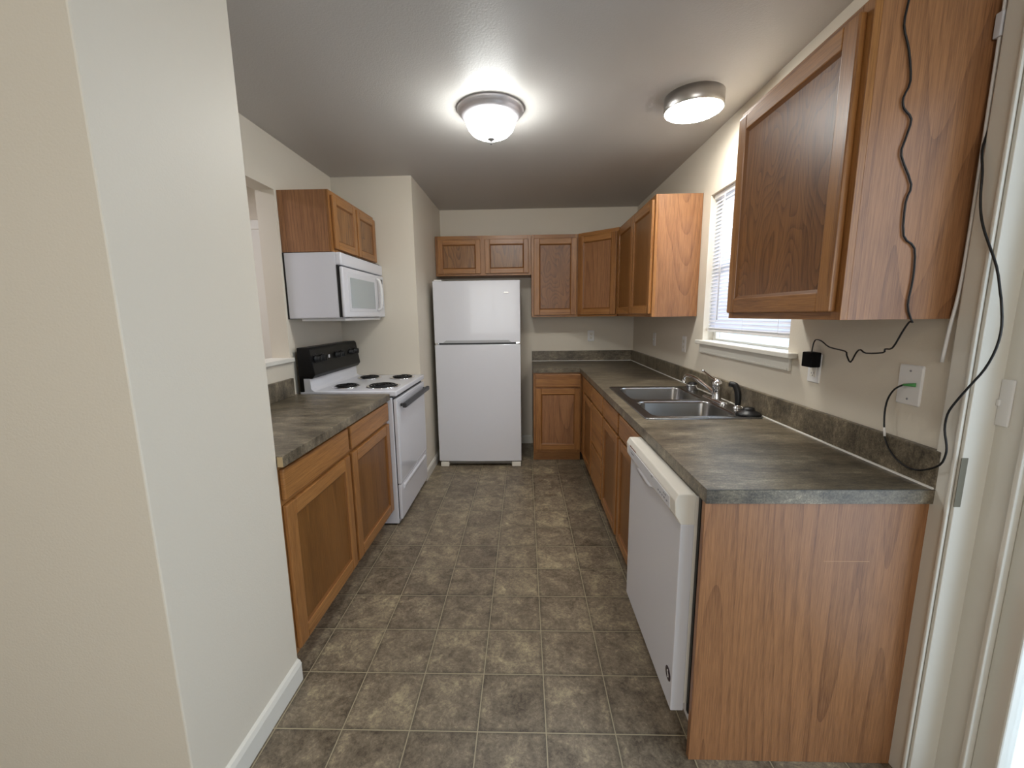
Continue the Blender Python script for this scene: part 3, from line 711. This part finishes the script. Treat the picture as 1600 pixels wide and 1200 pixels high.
# ------------------------------------------------------------------ outlets, switches, plates
def plate(name, label, cat, T, u, z, kind, w=.070, h=.115, group=None):
    e = empty(name, T @ Vector((u, 0, z)), label, cat, group)
    b = MB(); L = [[(u+a, d, z+c) for a, c in [(p[0], p[1]) for p in rrect(-w/2+i, w/2-i, -h/2+i, h/2-i, .004, 0, 3)]] for i, d in ((0, 0), (0, .003), (.003, .0055))]
    L = [[tuple(T @ Vector(p)) for p in q] for q in L]
    b.loft(L, smooth=False, cap1=True); b.build('cover_plate', WHITEP, e)
    if kind in ('duplex',):
        for dz in (-.0195, .0195):
            r = MB(); r.box(u-.017, u+.017, .0045, .0075, z+dz-.014, z+dz+.014, 0, .002, T); ro = r.build('receptacle', CREAM, e)
            s = MB(); s.box(u-.0075, u-.0055, .0074, .0078, z+dz-.003, z+dz+.006, 0, 0, T); s.box(u+.0055, u+.0075, .0074, .0078, z+dz-.003, z+dz+.005, 0, 0, T); s.box(u-.0025, u+.0025, .0074, .0078, z+dz-.010, z+dz-.006, 0, 0, T)
            s.build('slots', SLOT, ro)
    if kind == 'gfci':
        r = MB(); r.box(u-.017, u+.017, .0045, .0075, z-.034, z+.034, 0, .002, T); ro = r.build('receptacle', CREAM, e)
        for dz in (-.021, .021):
            s = MB(); s.box(u-.0075, u-.0055, .0074, .0078, z+dz-.003, z+dz+.006, 0, 0, T); s.box(u+.0055, u+.0075, .0074, .0078, z+dz-.003, z+dz+.005, 0, 0, T)
            s.box(u-.0025, u+.0025, .0074, .0078, z+dz-.010, z+dz-.006, 0, 0, T)
            s.build('slots', SLOT, ro)
    if kind == 'toggle':
        MB().box(u-.005, u+.005, .004, .014, z-.006, z+.010, 0, .002, T).build('toggle', WHITEP, e)
    if kind in ('blank', 'toggle'):
        for dz in (-.042, .042): MB().lathe([(0, .0012), (.003, .001), (.0035, 0)], (u, .0054, z+dz), 10, axis='y', T=T).build('screw', MARKG if kind == 'blank' else WHITEP, e)
    return e
TW = frameT(XR, 0, 0, 1, -1, 0)
TBK = frameT(0, YB, 1, 0, 0, -1)
plate('wall_outlet', 'white double outlet on the back wall above the counter', 'outlet', TBK, .705, 1.177, 'duplex')
plate('light_switch', 'white switch plate on the right wall nearest the far corner', 'switch', TW, 3.765, 1.177, 'toggle')
plate('wall_outlet', 'white double outlet on the right wall between the switch and the window', 'outlet', TW, 3.065, 1.183, 'duplex')
plate('wall_outlet', 'white outlet on the right wall with the black charger plugged in', 'outlet', TW, 1.688, 1.183, 'gfci')
plate('cable_wall_plate', 'white blank cable plate with two screws and a green plug near the door casing', 'wall plate', TW, 1.270, 1.185, 'blank', .078, .120)
TJ = frameT(1.205, 0, 0, 1, -1, 0)
e = empty('light_switch', (1.205, 1.066, 1.172), 'white switch plate on the door frame at the right edge', 'switch')
MB().box(1.1995, 1.205, 1.050, 1.0800, 1.113, 1.232, bv=.0025).build('cover_plate', WHITEP, e)
MB().box(1.1945, 1.2005, 1.072, 1.0800, 1.163, 1.180, bv=.002).build('toggle', WHITEP, e)

# charger and its cord
ch = empty('charger', (1.12, 1.68, 1.22), 'black square charger plugged into the outlet, its thin cord climbing the large wall cabinet', 'charger')
MB().box(1.104, 1.1430, 1.646, 1.702, 1.190, 1.248, bv=.004).build('adapter', simple('charger_black', '#060607', .75, spec=.2), ch)
low = [[1.034, 1.162, 1.373], [1.037, 1.175, 1.373], [1.04, 1.195, 1.346], [1.046, 1.226, 1.3], [1.051, 1.256, 1.294], [1.052, 1.263, 1.283], [1.067, 1.343, 1.274], [1.073, 1.374, 1.282], [1.076, 1.393, 1.271], [1.08, 1.418, 1.237], [1.085, 1.444, 1.257], [1.088, 1.458, 1.27], [1.106, 1.558, 1.276], [1.116, 1.616, 1.294], [1.124, 1.659, 1.297], [1.125, 1.672, 1.283], [1.122, 1.672, 1.262], [1.121, 1.672, 1.246]]
up = [(.925, 2.17), (.925, 2.136), (.921, 2.083), (.94, 2.029), (.953, 1.961), (.941, 1.924), (.946, 1.899), (.967, 1.874), (.959, 1.829), (.954, 1.79), (.988, 1.721), (.98, 1.678), (.986, 1.596), (1.018, 1.564), (1.025, 1.49), (1.021, 1.419), (1.036, 1.378)]
MB().tube([(x, 1.1675, z) for x, z in up]+low, .0024, 8, smooth_path=3).build('cord', BLACKP, ch)
# fibre cable
fc = empty('fiber_cable', (1.13, 1.2, 1.18), 'thin black cable looping from the cable plate across the door casing', 'cable')
pts = [[1.137, 1.275, 1.186], [1.128, 1.295, 1.168], [1.128, 1.314, 1.134], [1.128, 1.319, 1.09], [1.126, 1.311, 1.043], [1.124, 1.303, 1.017], [1.122, 1.28, 0.984], [1.122, 1.242, 0.957], [1.122, 1.197, 0.95], [1.122, 1.158, 0.962], [1.12, 1.118, .991], [1.118, 1.105, 1.025], [1.118, 1.107, 1.051], [1.118, 1.118, 1.09], [1.118, 1.117, 1.132], [1.118, 1.102, 1.167], [1.118, 1.074, 1.215], [1.118, 1.046, 1.262], [1.118, 1.029, 1.315], [1.118, 1.026, 1.367], [1.118, 1.036, 1.424], [1.122, 1.044, 1.44], [1.122, 1.063, 1.506], [1.122, 1.101, 1.588], [1.122, 1.118, 1.637], [1.122, 1.126, 1.684], [1.122, 1.130, 1.735], [1.126, 1.143, 1.789], [1.138, 1.150, 1.828], [1.147, 1.152, 1.88], [1.148, 1.152, 2.0]]
MB().tube(pts, .0026, 8, smooth_path=3).build('cable', BLACKP, fc)
MB().tube([(1.1452, 1.247, 1.188), (1.139, 1.258, 1.187), (1.136, 1.278, 1.184)], lambda q: .0062-.003*q, 10, smooth_path=2).build('connector', GREEN, fc, 'green cable connector')
MB().tube([(1.126, 1.311, 1.043), (1.124, 1.303, 1.017)], .0033, 8, smooth_path=1).build('tag', WHITEP, fc, 'white tag sleeve')
# hanging rod
hr = empty('hanging_rod', (1.14, 1.155, 2.09), 'thin white plastic rod hanging between the large cabinet and the door casing', 'rod')
MB().tube([(1.140, 1.1585, 2.30), (1.140, 1.157, 1.91), (1.140, 1.1555, 1.60), (1.139, 1.158, 1.45), (1.137, 1.166, 1.36), (1.136, 1.172, 1.264)], .0042, 8, smooth_path=3).build('rod', WHITEP, hr)
b = MB(); b.box(1.131, 1.150, 1.150, 1.1665, 2.045, 2.10, bv=.002); b.build('clip', PANELG, hr)
# ------------------------------------------------------------------ repeats share a group phrase
for o in list(COL.objects):
    if o.parent is None and 'label' in o and 'group' not in o:
        k = o.name.split('.')[0]
        g = {'wall_cabinet': 'oak wall cabinets', 'corner_wall_cabinet': 'oak wall cabinets', 'base_cabinet': 'oak base cabinets', 'sink_base_cabinet': 'oak base cabinets',
             'drawer_base_cabinet': 'oak base cabinets', 'wall_outlet': 'white wall outlets', 'light_switch': 'white light switches', 'countertop': 'stone-look countertops',
             'dome_ceiling_light': 'dome ceiling lights'}.get(k)
        if g: o['group'] = g
